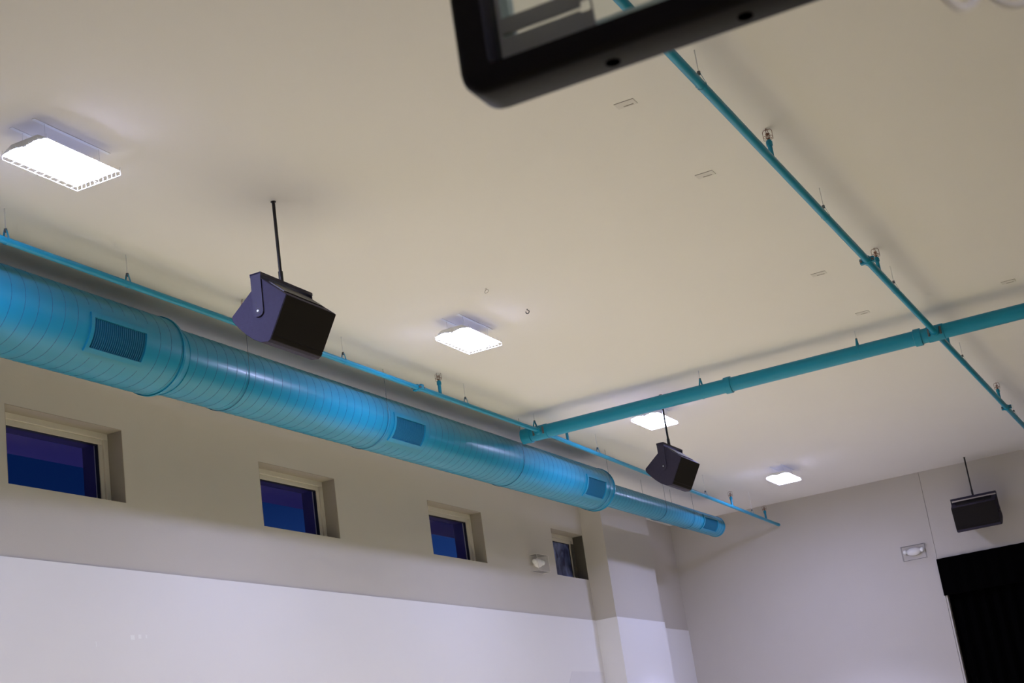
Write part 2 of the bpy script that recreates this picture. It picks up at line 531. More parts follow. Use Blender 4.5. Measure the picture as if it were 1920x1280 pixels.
def make_light(loc, label):
    t = thing('ceiling_light', label, 'light', loc, group='bright fixtures in a row along the ceiling')
    L, Wd = 0.403, 0.2135
    # gull-wing underside: z as a function of y over the two troughs
    n = 16
    prof = []
    for k in range(n + 1):
        u = k / n
        y = Wd - 2 * Wd * u
        z = 0.017 * abs(sin(2 * pi * u)) - (0.004 if 0.44 < u < 0.56 else 0)
        prof.append((y, z))
    top = [(-Wd, 0.018), (-Wd * 0.6, 0.07), (Wd * 0.6, 0.07), (Wd, 0.018)]
    MB().prism([(y, z + 0.012) for y, z in prof] + top, 'x', -L, L).obj('housing', M_fix, t, smooth=True)
    lm = MB()
    vs = [(x, y * 0.985, z + 0.008) for x in (-L * 0.985, L * 0.985) for y, z in prof]
    fs = [(k, k + 1, n + 2 + k, n + 1 + k) for k in range(n)]
    lm.add(vs, fs)
    lm.obj('lens', M_lamp, t, smooth=True)
    for y in (-0.107, 0.107):
        r = MB().box((-0.42, y - 0.015, 0.1955), (0.42, y + 0.015, 0.1988)).obj('uplight_line', M_lightmark, t, smooth=False)  # white strip painted in for a line of uplight on the ceiling
        for x in (-0.3, 0.3):
            MB().tube([(x, y, 0.068), (x, y, 0.1955)], 0.002, 8).obj('stem', M_rod, r)
        MB().box((-L * 0.97, y - 0.004, 0.069), (L * 0.97, y + 0.004, 0.0715)).obj('uplight_slot', M_slot, t, smooth=False)
    g = MB()
    for x in (-L - 0.004, L + 0.004):
        for z in (-0.022, 0.02):
            g.tube([(x, -Wd, z), (x, Wd, z)], 0.0022, 5)
        for k in range(11):
            y = -Wd + 2 * Wd * k / 10
            g.tube([(x, y, -0.024), (x, y, 0.045)], 0.0022, 5)
    for y in (-Wd - 0.003, 0, Wd + 0.003):
        g.tube([(-L - 0.004, y, -0.022), (L + 0.004, y, -0.022)], 0.0022, 5)
    for k in range(1, 10):
        x = -L + 2 * L * k / 10
        g.tube([(x, -Wd, -0.024), (x, Wd, -0.024)], 0.0018, 5)
    gd = g.obj('wire_guard', M_fix, t)
    gd['kind'] = 'stuff'
    ld = bpy.data.lights.new('lamp_beam', 'AREA')
    ld.shape = 'RECTANGLE'
    ld.size, ld.size_y = 2 * L * 0.95, 2 * Wd * 0.95
    ld.energy = LAMP_WATT
    ld.color = LAMP_COLOR
    ld.spread = radians(LAMP_SPREAD)
    lo = bpy.data.objects.new('lamp_beam', ld)
    C.objects.link(lo)
    lo.location = (0, 0, 0.002)
    lo.parent = t
    return t


lights = [(8.433, 7.21, 'nearest and largest ceiling light, top left above the first speaker'),
          (15.07, 7.19, 'second nearest ceiling light, in the middle above the pipe'),
          (20.95, 7.17, 'ceiling light behind the rod of the middle speaker'),
          (27.78, 7.20, 'farthest and smallest ceiling light, near the far wall')]
lights += [(1.9, -7.2, 'added unseen ceiling light right of the picture, fill for the net'), (-4.6, -7.2, 'added unseen ceiling light behind the viewer, fill only')]  # unseen fixtures added to light the net and backboard
lamp0 = None
for x, y, lab in lights:
    if lamp0 is None:
        lamp0 = make_light((x, y, FIX_Z), lab)
    else:
        copy_thing(lamp0, (x, y, FIX_Z), lab)

# ------------------------------------------------------------------ spiral duct
DY = 9.10
D1 = (4.74 + EYE, 0.395)
D2 = (4.73 + EYE, 0.345)
D3 = (4.71 + EYE, 0.195)
duct = thing('spiral_duct', 'large blue spiral air duct hung along the window wall', 'duct', (0, DY, D2[0]))
duct_ref = D2[0]
NSEG = 72


def duct_shell(x0, x1, zc, r, holes, name):
    """tube along x with rectangular openings (xa, xb, ja, jb) in segment indices, and a taper collar"""
    xs = {x0, x1}
    for xa, xb, ja, jb in holes:
        xs |= {xa, xb}
    n = max(2, int((x1 - x0) / 1.5))
    for k in range(n + 1):
        x = x0 + (x1 - x0) * k / n
        if not any(xa - 0.2 < x < xb + 0.2 for xa, xb, _, _ in holes):
            xs.add(x)
    xs = sorted(xs)
    mb = MB()
    vs = []
    for x in xs:
        for j in range(NSEG):
            a = 2 * pi * j / NSEG
            vs.append((x, r * cos(a), r * sin(a) + zc - duct_ref))
    fs = []
    for i in range(len(xs) - 1):
        xm = (xs[i] + xs[i + 1]) / 2
        for j in range(NSEG):
            if any(xa < xm < xb and ja <= j < jb for xa, xb, ja, jb in holes):
                continue
            j2 = (j + 1) % NSEG
            fs.append((i * NSEG + j, (i + 1) * NSEG + j, (i + 1) * NSEG + j2, i * NSEG + j2))
    mb.add(vs, [f[::-1] for f in fs])
    return mb.obj(name, M_teal, duct)


def seam(x0, x1, zc, r, holes, pitch, par):
    """raised lock seam wound round the duct as a helix, leaving the grille openings free"""
    mb = MB()
    nper = 40
    tot = int((x1 - x0) / pitch * nper)
    run = []

    def flush():
        if len(run) > 1:
            vs = []
            for x, a in run:
                for dx, rr in ((-0.005, r - 0.001), (-0.003, r + 0.002), (0.003, r + 0.002), (0.005, r - 0.001)):
                    vs.append((x + dx, rr * cos(a), rr * sin(a) + zc - duct_ref))
            fs = []
            for i in range(len(run) - 1):
                for q in range(3):
                    fs.append((i * 4 + q, i * 4 + q + 1, i * 4 + 5 + q, i * 4 + 4 + q))
            mb.add(vs, fs)
        run.clear()
    for k in range(tot + 1):
        x = x0 + (x1 - x0) * k / tot
        a = -2 * pi * k / nper
        am = a % (2 * pi)
        inside = any(xa - 0.09 < x < xb + 0.09 and 2 * pi * (ja - 2) / NSEG < am < 2 * pi * (jb + 2) / NSEG for xa, xb, ja, jb in holes)
        if inside:
            flush()
        else:
            run.append((x, a))
    flush()
    return mb.obj('spiral_seam', M_seam, par, smooth=True)


def collar(x0, r0, x1, r1, zc0, zc1, name='reducer_collar'):
    mb = MB()
    vs = []
    st = [(x0 - 0.035, r0 + 0.0005, zc0), (x0 - 0.035, r0 + 0.012, zc0), (x0 - 0.005, r0 + 0.012, zc0), (x0, r0 + 0.003, zc0), (x1, r1 + 0.003, zc1), (x1 + 0.005, r1 + 0.011, zc1),
          (x1 + 0.03, r1 + 0.011, zc1), (x1 + 0.03, r1 + 0.0005, zc1)]
    for x, r, z in st:
        for j in range(NSEG):
            a = 2 * pi * j / NSEG
            vs.append((x, r * cos(a), r * sin(a) + z - duct_ref))
    fs = []
    for i in range(len(st) - 1):
        for j in range(NSEG):
            j2 = (j + 1) % NSEG
            fs.append((i * NSEG + j, i * NSEG + j2, (i + 1) * NSEG + j2, (i + 1) * NSEG + j))
    mb.add(vs, fs)
    return mb.obj(name, M_teal, duct)


def grille(xa, xb, ja, jb, zc, r, nbl):
    """saddle frame proud of the duct, recessed blue box, curved upright blades"""
    a0, a1 = 2 * pi * ja / NSEG, 2 * pi * jb / NSEG
    k = 8
    dz = zc - duct_ref

    def arc(x, rr, e=0.0):
        return [(x, rr * cos(a0 - e + (a1 - a0 + 2 * e) * i / k), rr * sin(a0 - e + (a1 - a0 + 2 * e) * i / k) + dz) for i in range(k + 1)]
    fr_ = MB()

    def strip(rows, mb, flip=False):
        vs = [p for row in rows for p in row]
        n = len(rows[0])
        fs = []
        for i in range(len(rows) - 1):
            for j in range(n - 1):
                q = (i * n + j, i * n + j + 1, (i + 1) * n + j + 1, (i + 1) * n + j)
                fs.append(q[::-1] if flip else q)
        mb.add(vs, fs)
    w = 0.045
    ew = w / r
    # left and right flange strips
    strip([arc(xa - w, r + 0.001, ew), arc(xa - w, r + 0.016, ew), arc(xa, r + 0.016), arc(xa, r - 0.06)], fr_)
    strip([arc(xb, r - 0.06), arc(xb, r + 0.016), arc(xb + w, r + 0.016, ew), arc(xb + w, r + 0.001, ew)], fr_)
    # upper and lower flange strips
    for aa, ee in ((a0, -ew), (a1, ew)):
        rows = []
        for rr, an in ((r + 0.001, aa + ee), (r + 0.016, aa + ee), (r + 0.016, aa), (r - 0.06, aa)):
            inner = an == aa
            rows.append([(x, rr * cos(an), rr * sin(an) + dz) for x in ((xa, xb) if inner else (xa - w, xb + w))])
        strip(rows, fr_)
    f_ = fr_.obj('supply_grille', M_teal, duct, smooth=True)
    bx = MB()
    strip([arc(xa, r - 0.055), arc(xb, r - 0.055)], bx)
    bx.obj('grille_back', M_dark, f_)
    # one blade mesh shared by all blades of the grille
    bl = MB()
    th = 0.0035
    rows = [arc(-th - 0.008, r - 0.045), arc(-th, r + 0.004), arc(th, r + 0.004), arc(th - 0.008, r - 0.045)]
    strip(rows, bl)
    first = None
    for i in range(nbl):
        x = xa + (xb - xa) * (i + 0.5) / nbl
        if first is None:
            first = bl.obj('blade', M_grille, f_, loc=(x, 0, 0))
        else:
            o = first.copy()
            C.objects.link(o)
            o.parent = f_
            o.location = (x, 0, 0)


H1 = [(2.45, 3.17, 36, 44), (10.48, 11.205, 36, 44)]
H2 = [(15.99, 16.71, 36, 45), (21.95, 22.66, 36, 45)]
H3 = [(27.93, 28.70, 34, 47)]
sh1 = duct_shell(FRONT_X + 0.01, 11.81, *D1, H1, 'large_section')
sh2 = duct_shell(11.94, 23.05, *D2, H2, 'middle_section')
sh3 = duct_shell(23.10, 29.15, *D3, H3, 'narrow_section')
seam(FRONT_X + 0.1, 11.76, *D1, H1, 0.165, sh1)
seam(11.99, 23.0, *D2, H2, 0.165, sh2)
seam(23.16, 29.1, *D3, H3, 0.14, sh3)
collar(11.81, D1[1], 11.94, D2[1], D1[0], D2[0])
collar(23.06, D2[1], 23.09, D3[1], D2[0], D3[0])
ec = MB()
vs = []
for x, r in ((29.10, D3[1] + 0.0005), (29.10, D3[1] + 0.008), (29.16, D3[1] + 0.008), (29.17, D3[1] - 0.004), (29.165, 0.001)):
    for j in range(NSEG):
        a = 2 * pi * j / NSEG
        vs.append((x, r * cos(a), r * sin(a) + D3[0] - duct_ref))
ec.add(vs, [(i * NSEG + j, i * NSEG + (j + 1) % NSEG, (i + 1) * NSEG + (j + 1) % NSEG, (i + 1) * NSEG + j) for i in range(4) for j in range(NSEG)])
ec.obj('end_cap', M_teal, duct)
for h in H1[:1] + H1[1:]:
    grille(*h, *D1, 26)
for h in H2:
    grille(*h, *D2, 26)
for h in H3:
    grille(*h, *D3, 26)


# duct slings
def sling(x, zc, r, label):
    t = thing('duct_sling', label, 'sling', (x, DY, zc), group='thin wire slings holding the blue duct')
    lp = MB()
    pts = [(0, (r + 0.007) * cos(a), (r + 0.007) * sin(a)) for a in [pi + pi * k / 28 for k in range(29)]]
    lp.tube(pts, 0.004, 6)
    lp.obj('loop', M_seam, t)
    for s in (-1, 1):
        MB().tube([(0, s * (r + 0.007), -0.01), (0, s * (r + 0.007), CEIL - zc - 0.001)], 0.0025, 6).obj('wire', M_wire, t)


SL = [(6.2, D1, 'duct sling left of the picture'),
      (9.3, D1, 'leftmost duct sling in view, on the large duct section'),
      (12.94, D2, 'duct sling just past the large-to-middle step of the duct'),
      (15.80, D2, 'duct sling just left of the second grille'),
      (19.62, D2, 'duct sling between the second and third grilles'),
      (22.85, D2, 'duct sling at the end of the middle duct section'),
      (25.84, D3, 'first duct sling on the narrow section'),
      (27.35, D3, 'duct sling just left of the last grille')]
for x, d, lab in SL:
    sling(x, d[0], d[1], lab)

# ------------------------------------------------------------------ sprinkler piping
PZ = 5.0 + EYE
LY, RY, MX = 8.40, 2.75, 19.56


def lz(x):                       # the left branch drains: it dips towards the far wall
    return PZ + 0.01 - max(0.0, x - 19.5) * 0.0165


def ring_x(mb, x, y, z, r, w):
    return mb.tube([(x - w, y, z), (x - w * 0.99, y, z), (x + w * 0.99, y, z), (x + w, y, z)], [r * 0.94, r, r, r * 0.94], 20)


def split_coupling(par, x, y, z, r):
    """two-bolt grooved coupling on a pipe along x"""
    mb = MB()
    ring_x(mb, x, y, z, r * 1.28, 0.045)
    mb.box((x - 0.03, y - r * 2.05, z - 0.026), (x + 0.03, y - r * 1.1, z + 0.03))
    mb.box((x - 0.03, y + r * 1.1, z - 0.03), (x + 0.03, y + r * 2.05, z + 0.026))
    c = mb.obj('coupling', M_pipe, par)
    for s in (-1, 1):
        MB().tube([(x - 0.06, y + s * r * 1.65, z - 0.005), (x + 0.065, y + s * r * 1.65, z - 0.005)], 0.013, 8).obj('bolt', M_wire, c)


bl_ = thing('sprinkler_branch_pipe', 'thin blue pipe running beside the big duct to the far wall', 'pipe', (0, 0, 0))
MB().tube([(FRONT_X, LY, PZ + 0.01), (19.5, LY, PZ + 0.01), (31.25, LY, lz(31.25))], 0.031, 20).obj('pipe', M_pipe, bl_)
split_coupling(bl_, 16.0, LY, lz(16.0), 0.031)
split_coupling(bl_, 6.0, LY, lz(6.0), 0.031)
MB().tube([(31.16, LY, lz(31.16)), (31.27, LY, lz(31.27))], 0.036, 20).obj('end_cap', M_pipe, bl_)

br_ = thing('sprinkler_branch_pipe', 'thin blue pipe crossing the upper right of the ceiling', 'pipe', (0, 0, 0))
MB().tube([(FRONT_X, RY, PZ), (30.9, RY, PZ)], 0.038, 20).obj('pipe', M_pipe, br_)
split_coupling(br_, 15.82, RY, PZ, 0.038)
split_coupling(br_, 25.38, RY, PZ, 0.038)
split_coupling(br_, 6.4, RY, PZ, 0.038)

mn = thing('sprinkler_main_pipe', 'thick blue main pipe crossing the ceiling from side to side', 'pipe', (0, 0, 0))
MR = 0.097
MB().tube([(MX, 8.60, PZ), (MX, -10.8, PZ)], MR, 28).obj('pipe', M_pipe, mn)
MB().tube([(MX, 8.70, PZ), (MX, 8.695, PZ), (MX, 8.60, PZ), (MX, 8.60, PZ), (MX, 8.555, PZ), (MX, 8.55, PZ)], [MR * 0.9, MR * 1.12, MR * 1.12, MR * 1.2, MR * 1.2, MR], 28).obj('end_cap', M_pipe, mn)
for y in (5.57, 2.98, -0.6, -4.2):
    MB().tube([(MX, y + 0.05, PZ), (MX, y + 0.045, PZ), (MX, y - 0.045, PZ), (MX, y - 0.05, PZ)], [MR, MR * 1.18, MR * 1.18, MR], 28).obj('coupling', M_pipe, mn)
for y, r in ((RY, 0.038), (LY, 0.031)):
    mb = MB()
    mb.tube([(MX - 0.17, y, PZ), (MX - 0.165, y, PZ), (MX + 0.165, y, PZ), (MX + 0.17, y, PZ)], [r, r * 1.55, r * 1.55, r], 20)
    mb.tube([(MX, y + 0.11, PZ), (MX, y + 0.105, PZ), (MX, y - 0.105, PZ), (MX, y - 0.11, PZ)], [MR, MR * 1.08, MR * 1.08, MR], 28)
    tee = mb.obj('mechanical_tee', M_pipe, mn)
    for sx_ in (-1, 1):
        for sy_ in (-1, 1):
            MB().tube([(MX + sx_ * 0.11, y + sy_ * 0.075, PZ - 0.05), (MX + sx_ * 0.11, y + sy_ * 0.075, PZ + 0.05)], 0.014, 8).obj('bolt', M_wire, tee)


def make_sprinkler(loc, label, group):
    """upright head: riser nipple, reducer, brass frame and deflector in a wire cage"""
    t = thing('sprinkler', label, 'sprinkler', loc, group=group)
    MB().tube([(0, 0, 0.025), (0, 0, 0.165)], 0.021, 14).obj('riser', M_pipe, t)
    MB().tube([(0, 0, 0.14), (0, 0, 0.145), (0, 0, 0.180), (0, 0, 0.198)], [0.021, 0.029, 0.029, 0.018], 14).obj('reducer', M_pipe, t)
    h = MB()
    h.tube([(0, 0, 0.198), (0, 0, 0.215)], 0.013, 10)
    for s in (-1, 1):
        h.tube([(0, s * 0.012, 0.212), (0, s * 0.019, 0.232), (0, s * 0.012, 0.250), (0, 0, 0.258)], 0.003, 6)
    h.tube([(0, 0, 0.217), (0, 0, 0.254)], 0.0035, 6)
    h.tube([(0, 0, 0.257), (0, 0, 0.260)], 0.02, 14)
    h.obj('head', M_brass, t)
    g = MB()
    hw, z0, z1 = 0.042, 0.198, 0.296
    for ang in (0, pi / 2):
        c_, s_ = cos(ang), sin(ang)
        prof = [(-0.016, z0), (-hw, z0 + 0.004), (-hw, z1 - 0.016), (-hw + 0.012, z1), (hw - 0.012, z1), (hw, z1 - 0.016), (hw, z0 + 0.004), (0.016, z0)]
        g.tube([(u * c_, u * s_, z) for u, z in prof], 0.0026, 6)
    for z in (z0 + 0.03,):
        g.tube([(hw * cos(2 * pi * k / 20), hw * sin(2 * pi * k / 20), z) for k in range(20)], 0.0026, 6, closed=True)
    g.obj('wire_cage', M_brass, t)['kind'] = 'stuff'
    return t


sp_r = 'caged sprinklers on the right branch pipe'
sp_l = 'caged sprinklers on the pipe beside the duct'
sp = [((12.33, RY, PZ), 'nearest caged sprinkler, highest on the right branch pipe', sp_r),
      ((16.41, RY, PZ), 'caged sprinkler right beside the bolted coupling of the right branch pipe', sp_r),
      ((20.49, RY, PZ), 'sprinkler on the right branch pipe just past the main pipe', sp_r),
      ((24.75, RY, PZ), 'caged sprinkler near the right edge beyond the main pipe', sp_r),
      ((28.8, RY, PZ), 'sprinkler at the far end of the right branch pipe', sp_r),
      ((8.2, RY, PZ), 'sprinkler above the backboard on the right branch pipe', sp_r),
      ((12.45, LY, lz(12.45)), 'sprinkler behind the nearest speaker on the duct-side pipe', sp_l),
      ((16.57, LY, lz(16.57)), 'caged sprinkler below the second ceiling light', sp_l),
      ((20.50, LY, lz(20.5)), 'sprinkler partly behind the main pipe near its left end', sp_l),
      ((24.6, LY, lz(24.6)), 'sprinkler behind the middle speaker on the duct-side pipe', sp_l),
      ((28.21, LY, lz(28.21)), 'small caged sprinkler right of the middle speaker', sp_l),
      ((30.40, LY, lz(30.4)), 'last caged sprinkler against the far wall', sp_l)]
s0 = None
for loc, lab, grp in sp:
    if s0 is None:
        s0 = make_sprinkler(loc, lab, grp)
    else:
        s1 = copy_thing(s0, loc, lab)
        s1['group'] = grp


def hanger(x, y, z, r, label, group, along='x'):
    """ring hanger: flat band round the pipe, swivel nut, threaded rod up to the ceiling"""
    t = thing('pipe_hanger', label, 'hanger', (x, y, z), 0 if along == 'x' else pi / 2, group=group)
    b = MB()
    R_ = r + 0.004
    pts = [(0, R_ * sin(a), -R_ * cos(a)) for a in [-2.2 + 4.4 * k / 24 for k in range(25)]]
    top = R_ + 0.050 + r * 0.30
    prof = pts + [(0, 0.010, top)]
    prof = [(0, -0.010, top)] + prof
    w = 0.011
    vs, fs = [], []
    for i, p in enumerate(prof):
        vs += [(-w, p[1], p[2]), (w, p[1], p[2]), (w, p[1] * 1.04 + 0.0, p[2] + 0.002), (-w, p[1] * 1.04, p[2] + 0.002)]
    for i in range(len(prof) - 1):
        for q in range(4):
            fs.append((i * 4 + q, i * 4 + (q + 1) % 4, i * 4 + 4 + (q + 1) % 4, i * 4 + 4 + q))
    b.add(vs, fs)
    b.obj('clamp_band', M_pipe, t)
    MB().tube([(0, 0, top - 0.018), (0, 0, top + 0.012)], 0.014, 6).obj('nut', M_wire, t)
    MB().tube([(0, 0, top), (0, 0, CEIL - z - 0.0005)], 0.0045, 8).obj('rod', M_rod, t)


hg_l = 'rod hangers of the pipe beside the duct'
hg_r = 'rod hangers of the right branch pipe'
hg_m = 'rod hangers of the thick main pipe'
for x, lab in ((9.08, 'pipe hanger at the left edge above the duct'), (10.61, 'pipe hanger left of the nearest speaker'),
               (14.30, 'pipe hanger just right of the nearest speaker'), (17.26, 'pipe hanger right of the sprinkler below the second light'),
               (21.64, 'pipe hanger between the main pipe end and the middle speaker'), (26.68, 'pipe hanger just right of the middle speaker'),
               (29.48, 'last pipe hanger before the far wall')):
    hanger(x, LY, lz(x), 0.031, lab, hg_l)
for x, lab in ((10.44, 'pipe hanger beside the lower edge of the backboard'), (14.09, 'pipe hanger between the two nearest right-hand sprinklers'),
               (17.19, 'pipe hanger just past the right branch coupling'), (21.56, 'pipe hanger just beyond the main pipe on the right branch'),
               (26.3, 'pipe hanger at the far end of the right branch')):
    hanger(x, RY, PZ, 0.038, lab, hg_r)
for y, lab in ((8.48, 'hanger at the left end of the main pipe'), (5.95, 'hanger left of the middle coupling of the main pipe'),
               (3.76, 'hanger left of the crossing on the main pipe'), (0.2, 'hanger of the main pipe right of the picture'), (-4.6, 'hanger on the hidden right part of the main pipe')):
    hanger(MX, y, PZ, MR, lab, hg_m, along='y')


# ------------------------------------------------------------------ hanging loudspeakers
def speaker(loc, rotz, tilt, k, label):
    """origin on the ceiling above; cabinet faces local -Y and leans down, yoke on a ceiling pole"""
    t = thing('hanging_speaker', label, 'speaker', loc, rotz, group='black speakers hung from the ceiling on poles')
    top = 4.525 - 5.3
    piv = (0.004, 4.196 - 5.3)
    W2 = 0.38 * k

    def tp(y, z):
        z -= 5.3
        dy, dz = (y - piv[0]) * k, (z - piv[1]) * k
        a = -tilt
        return (piv[0] + dy * cos(a) - dz * sin(a), top + (piv[1] - top) * k + dy * sin(a) + dz * cos(a))
    raw = [(-0.045, 4.478), (-0.275, 4.271), (-0.078, 3.928), (-0.055, 3.914), (0.015, 3.926), (0.085, 3.968), (0.148, 4.023), (0.21, 4.092), (0.263, 4.159), (0.277, 4.190), (0.275, 4.220)]
    prof = [tp(*p) for p in raw]
    cab = MB().prism(prof, 'x', -W2, W2).obj('cabinet', M_black, t, smooth=True, angle=25, bevel=0.004)
    # perforated front grille, 6 mm proud, with its lower lip
    n_ = Vector((raw[2][1] - raw[1][1], 0, -(raw[2][0] - raw[1][0]))).normalized()
    a_, b_ = Vector((raw[1][0], raw[1][1])), Vector((raw[2][0], raw[2][1]))
    d_ = (b_ - a_).normalized()
    nn = Vector((d_.y, -d_.x))
    if nn.x > 0:
        nn = -nn
    q = [a_ + d_ * 0.004, b_ - d_ * 0.045, b_ - d_ * 0.045 + nn * 0.007, a_ + d_ * 0.004 + nn * 0.007]
    MB().prism([tp(*p) for p in q], 'x', -W2 + 0.003, W2 - 0.003).obj('grille', M_grillb, t, smooth=False)
    q = [b_ - d_ * 0.042, b_ - d_ * 0.001, b_ - d_ * 0.006 + nn * 0.006, b_ - d_ * 0.042 + nn * 0.006]
    MB().prism([tp(*p) for p in q], 'x', -W2 + 0.003, W2 - 0.003).obj('lower_lip', M_grillb, t, smooth=False)
    # rigging plate on top of the cabinet
    a_, b_ = Vector(raw[1]), Vector(raw[0])
    d_ = (b_ - a_).normalized()
    nn = Vector((-d_.y, d_.x))
    if nn.y < 0:
        nn = -nn
    q = [a_ + d_ * 0.09, b_ - d_ * 0.02, b_ - d_ * 0.02 + nn * 0.008, a_ + d_ * 0.09 + nn * 0.008]
    MB().prism([tp(*p) for p in q], 'x', -W2 * 0.8, W2 * 0.8).obj('top_plate', M_blkmetal, t, smooth=False)
    # yoke: top bar and two arms with rounded ends
    zp = top + (piv[1] - top) * k
    yk = MB()
    hw = 0.050
    yk.box((-W2 - 0.014, -hw, top - 0.006), (W2 + 0.014, hw, top + 0.006))
    yk.box((-W2 - 0.014, -hw - 0.004, top - 0.022), (W2 + 0.014, -hw, top + 0.006))
    yk.box((-W2 - 0.014, hw, top - 0.022), (W2 + 0.014, hw + 0.004, top + 0.006))
    for s in (-1, 1):
        arm = [(-hw, top)] + [(piv[0] + hw * cos(a), zp + hw * sin(a)) for a in [pi + pi * j / 14 for j in range(15)]] + [(hw, top)]
        yk.prism(arm, 'x', s * (W2 + 0.008), s * (W2 + 0.014))
    y_ = yk.obj('yoke', M_yoke, t, smooth=False)
    for s in (-1, 1):
        b = MB()
        x = s * (W2 + 0.014)
        b.tube([(x - s * 0.016, piv[0], zp), (x + s * 0.006, piv[0], zp)], 0.0095, 12)
        b.obj('pivot_bolt', M_silver, y_)
        h_ = MB()
        for zz in (0.045, 0.075):
            h_.tube([(x, piv[0] + 0.012, zp + zz), (x + s * 0.002, piv[0] + 0.012, zp + zz)], 0.006, 10)
        h_.tube([(x - s * 0.005, piv[0], zp), (x + s * 0.0015, piv[0], zp)], 0.024, 14)
        h_.obj('bolt_hole', M_blkmetal, y_)['kind'] = 'stuff'
    MB().tube([(0, 0, top), (0, 0, -0.003)], 0.0145, 16).obj('pole', M_blkmetal, t)
    MB().tube([(0, 0, top + 0.004), (0, 0, top + 0.12)], 0.021, 16).obj('pole_socket', M_blkmetal, t)
    MB().tube([(0, 0, -0.006), (0, 0, -0.0003)], 0.024, 18).obj('ceiling_flange', M_blkmetal, t)
    return t


speaker((10.56, 6.73, CEIL), 0, 0, 1.0, 'nearest black speaker with violet-lit side, hung left of centre')
speaker((20.31, 6.80, CEIL), 0, 0, 1.0, 'middle black speaker hung below the main pipe')
speaker((30.86, 4.35, CEIL), -pi / 2, radians(17), 1.12, 'black speaker facing the viewer above the stage valance')


# ------------------------------------------------------------------ emergency lights
def emergency(loc, rotz, label):
    """wall unit facing local -Y inside a clear plastic guard"""
    t = thing('emergency_light', label, 'light', loc, rotz)
    MB().sphere((0, -0.045, 0), 0.15, 20, 12, (1.0, 0.42, 0.52)).box((-0.11, -0.03, -0.05), (0.11, -0.002, 0.05)).obj('body', M_plastic, t)
    for s in (-1, 1):
        h = MB().sphere((s * 0.17, -0.06, 0.012), 0.046, 14, 10, (1, 0.9, 1)).obj('lamp_head', M_lens, t)
        MB().tube([(s * 0.11, -0.045, 0.0), (s * 0.15, -0.055, 0.01)], 0.012, 8).obj('neck', M_plastic, h)
    g = MB()
    hw, z0, z1, d = 0.235, -0.16, 0.125, 0.15
    e_ = 0.003
    g.box((-hw, -d, z0), (hw, -d + e_, z1)).box((-hw, -d, z0), (-hw + e_, -0.001, z1)).box((hw - e_, -d, z0), (hw, -0.001, z1))
    g.box((-hw, -d, z1 - e_), (hw, -0.001, z1)).box((-hw, -d, z0), (hw, -0.001, z0 + e_))
    gg = g.obj('clear_guard', M_clear, t, smooth=False)
    ed = MB()
    r = 0.0035
    for z in (z0, z1):
        ed.tube([(-hw, -d, z), (hw, -d, z)], r, 6)
        ed.tube([(-hw, -0.003, z), (hw, -0.003, z)], r, 6)
        for x in (-hw, hw):
            ed.tube([(x, -d, z), (x, -0.003, z)], r, 6)
    for x in (-hw, hw):
        ed.tube([(x, -d, z0), (x, -d, z1)], r, 6)
    ed.obj('guard_edge', M_clearedge, gg)['kind'] = 'stuff'
    return t


emergency((24.10, WALL_Y, 3.925 + EYE), 0, 'white emergency light in clear guard beside the narrow window')
emergency((BACK_X, 5.80, 3.745 + EYE), -pi / 2, 'white emergency light in clear guard on the far wall')

# ------------------------------------------------------------------ small ceiling fittings
pl0 = None
for x, y, lab in ((10.95, 3.53, 'nearest small blank ceiling plate, below the backboard corner'), (12.9, 3.52, 'second small ceiling plate, left of the nearest right-hand sprinkler'),
                  (16.76, 3.48, 'third small ceiling plate, left of the pipe coupling'), (18.82, 3.47, 'small ceiling plate just above the main pipe'),
                  (19.13, 1.70, 'darker small ceiling plate at the right edge')):
    if pl0 is None:
        pl0 = thing('ceiling_plate', lab, 'plate', (x, y, CEIL), group='small blank plates on the ceiling')
        MB().box((-0.055, -0.085, -0.006), (0.055, 0.085, -0.0003)).obj('cover', M_plate, pl0, smooth=False, bevel=0.002)
        MB().box((0.022, -0.055, -0.009), (0.034, 0.03, -0.006)).obj('slot_strip', M_plate2, pl0, smooth=False)
        MB().box((-0.058, -0.085, -0.004), (-0.055, 0.085, -0.0003)).obj('edge_strip', M_plate2, pl0, smooth=False)
    else:
        copy_thing(pl0, (x, y, CEIL), lab)
hk = thing('ceiling_eye', 'small pale ring fixed to the ceiling above the second light', 'hook', (14.14, 6.46, CEIL))
MB().tube([(0.012 * cos(a), 0.022 * sin(a), -0.032 + 0.022 * cos(a)) for a in [2 * pi * k / 18 for k in range(18)]], 0.004, 6, closed=True).obj('ring', M_plate, hk)
MB().tube([(0, 0, -0.014), (0, 0, -0.0003)], 0.007, 8).obj('shank', M_plate, hk)
hk = thing('ceiling_hook', 'tiny dark hook in the ceiling right of the second light', 'hook', (15.14, 6.45, CEIL))
MB().tube([(0, 0.02 * sin(a), -0.034 - 0.02 * cos(a)) for a in [-2.4 + 4.4 * k / 14 for k in range(15)]], 0.006, 6).obj('hook', M_wire, hk)
MB().tube([(0, 0, -0.018), (0, 0, -0.0003)], 0.006, 8).obj('shank', M_wire, hk)

# ------------------------------------------------------------------ basketball backboard (glass, seen from below its front)
BX, BCY, BZ = 2.142, 0.035, 1.143 + EYE        # front face, centre, bottom of padding
HWID = 0.94
BH = 1.10
bb = thing('basketball_backboard', 'glass basketball backboard with thick black edge padding', 'backboard', (BX, BCY, BZ))


def rrect(hw, z0, z1, r, n=6):
    pts = []
    for cx, cz, a0 in ((hw - r, z0 + r, -pi / 2), (hw - r, z1 - r, 0), (-hw + r, z1 - r, pi / 2), (-hw + r, z0 + r, pi)):
        for k in range(n + 1):
            a = a0 + pi / 2 * k / n
            pts.append((cx + r * cos(a), cz + r * sin(a)))
    return pts


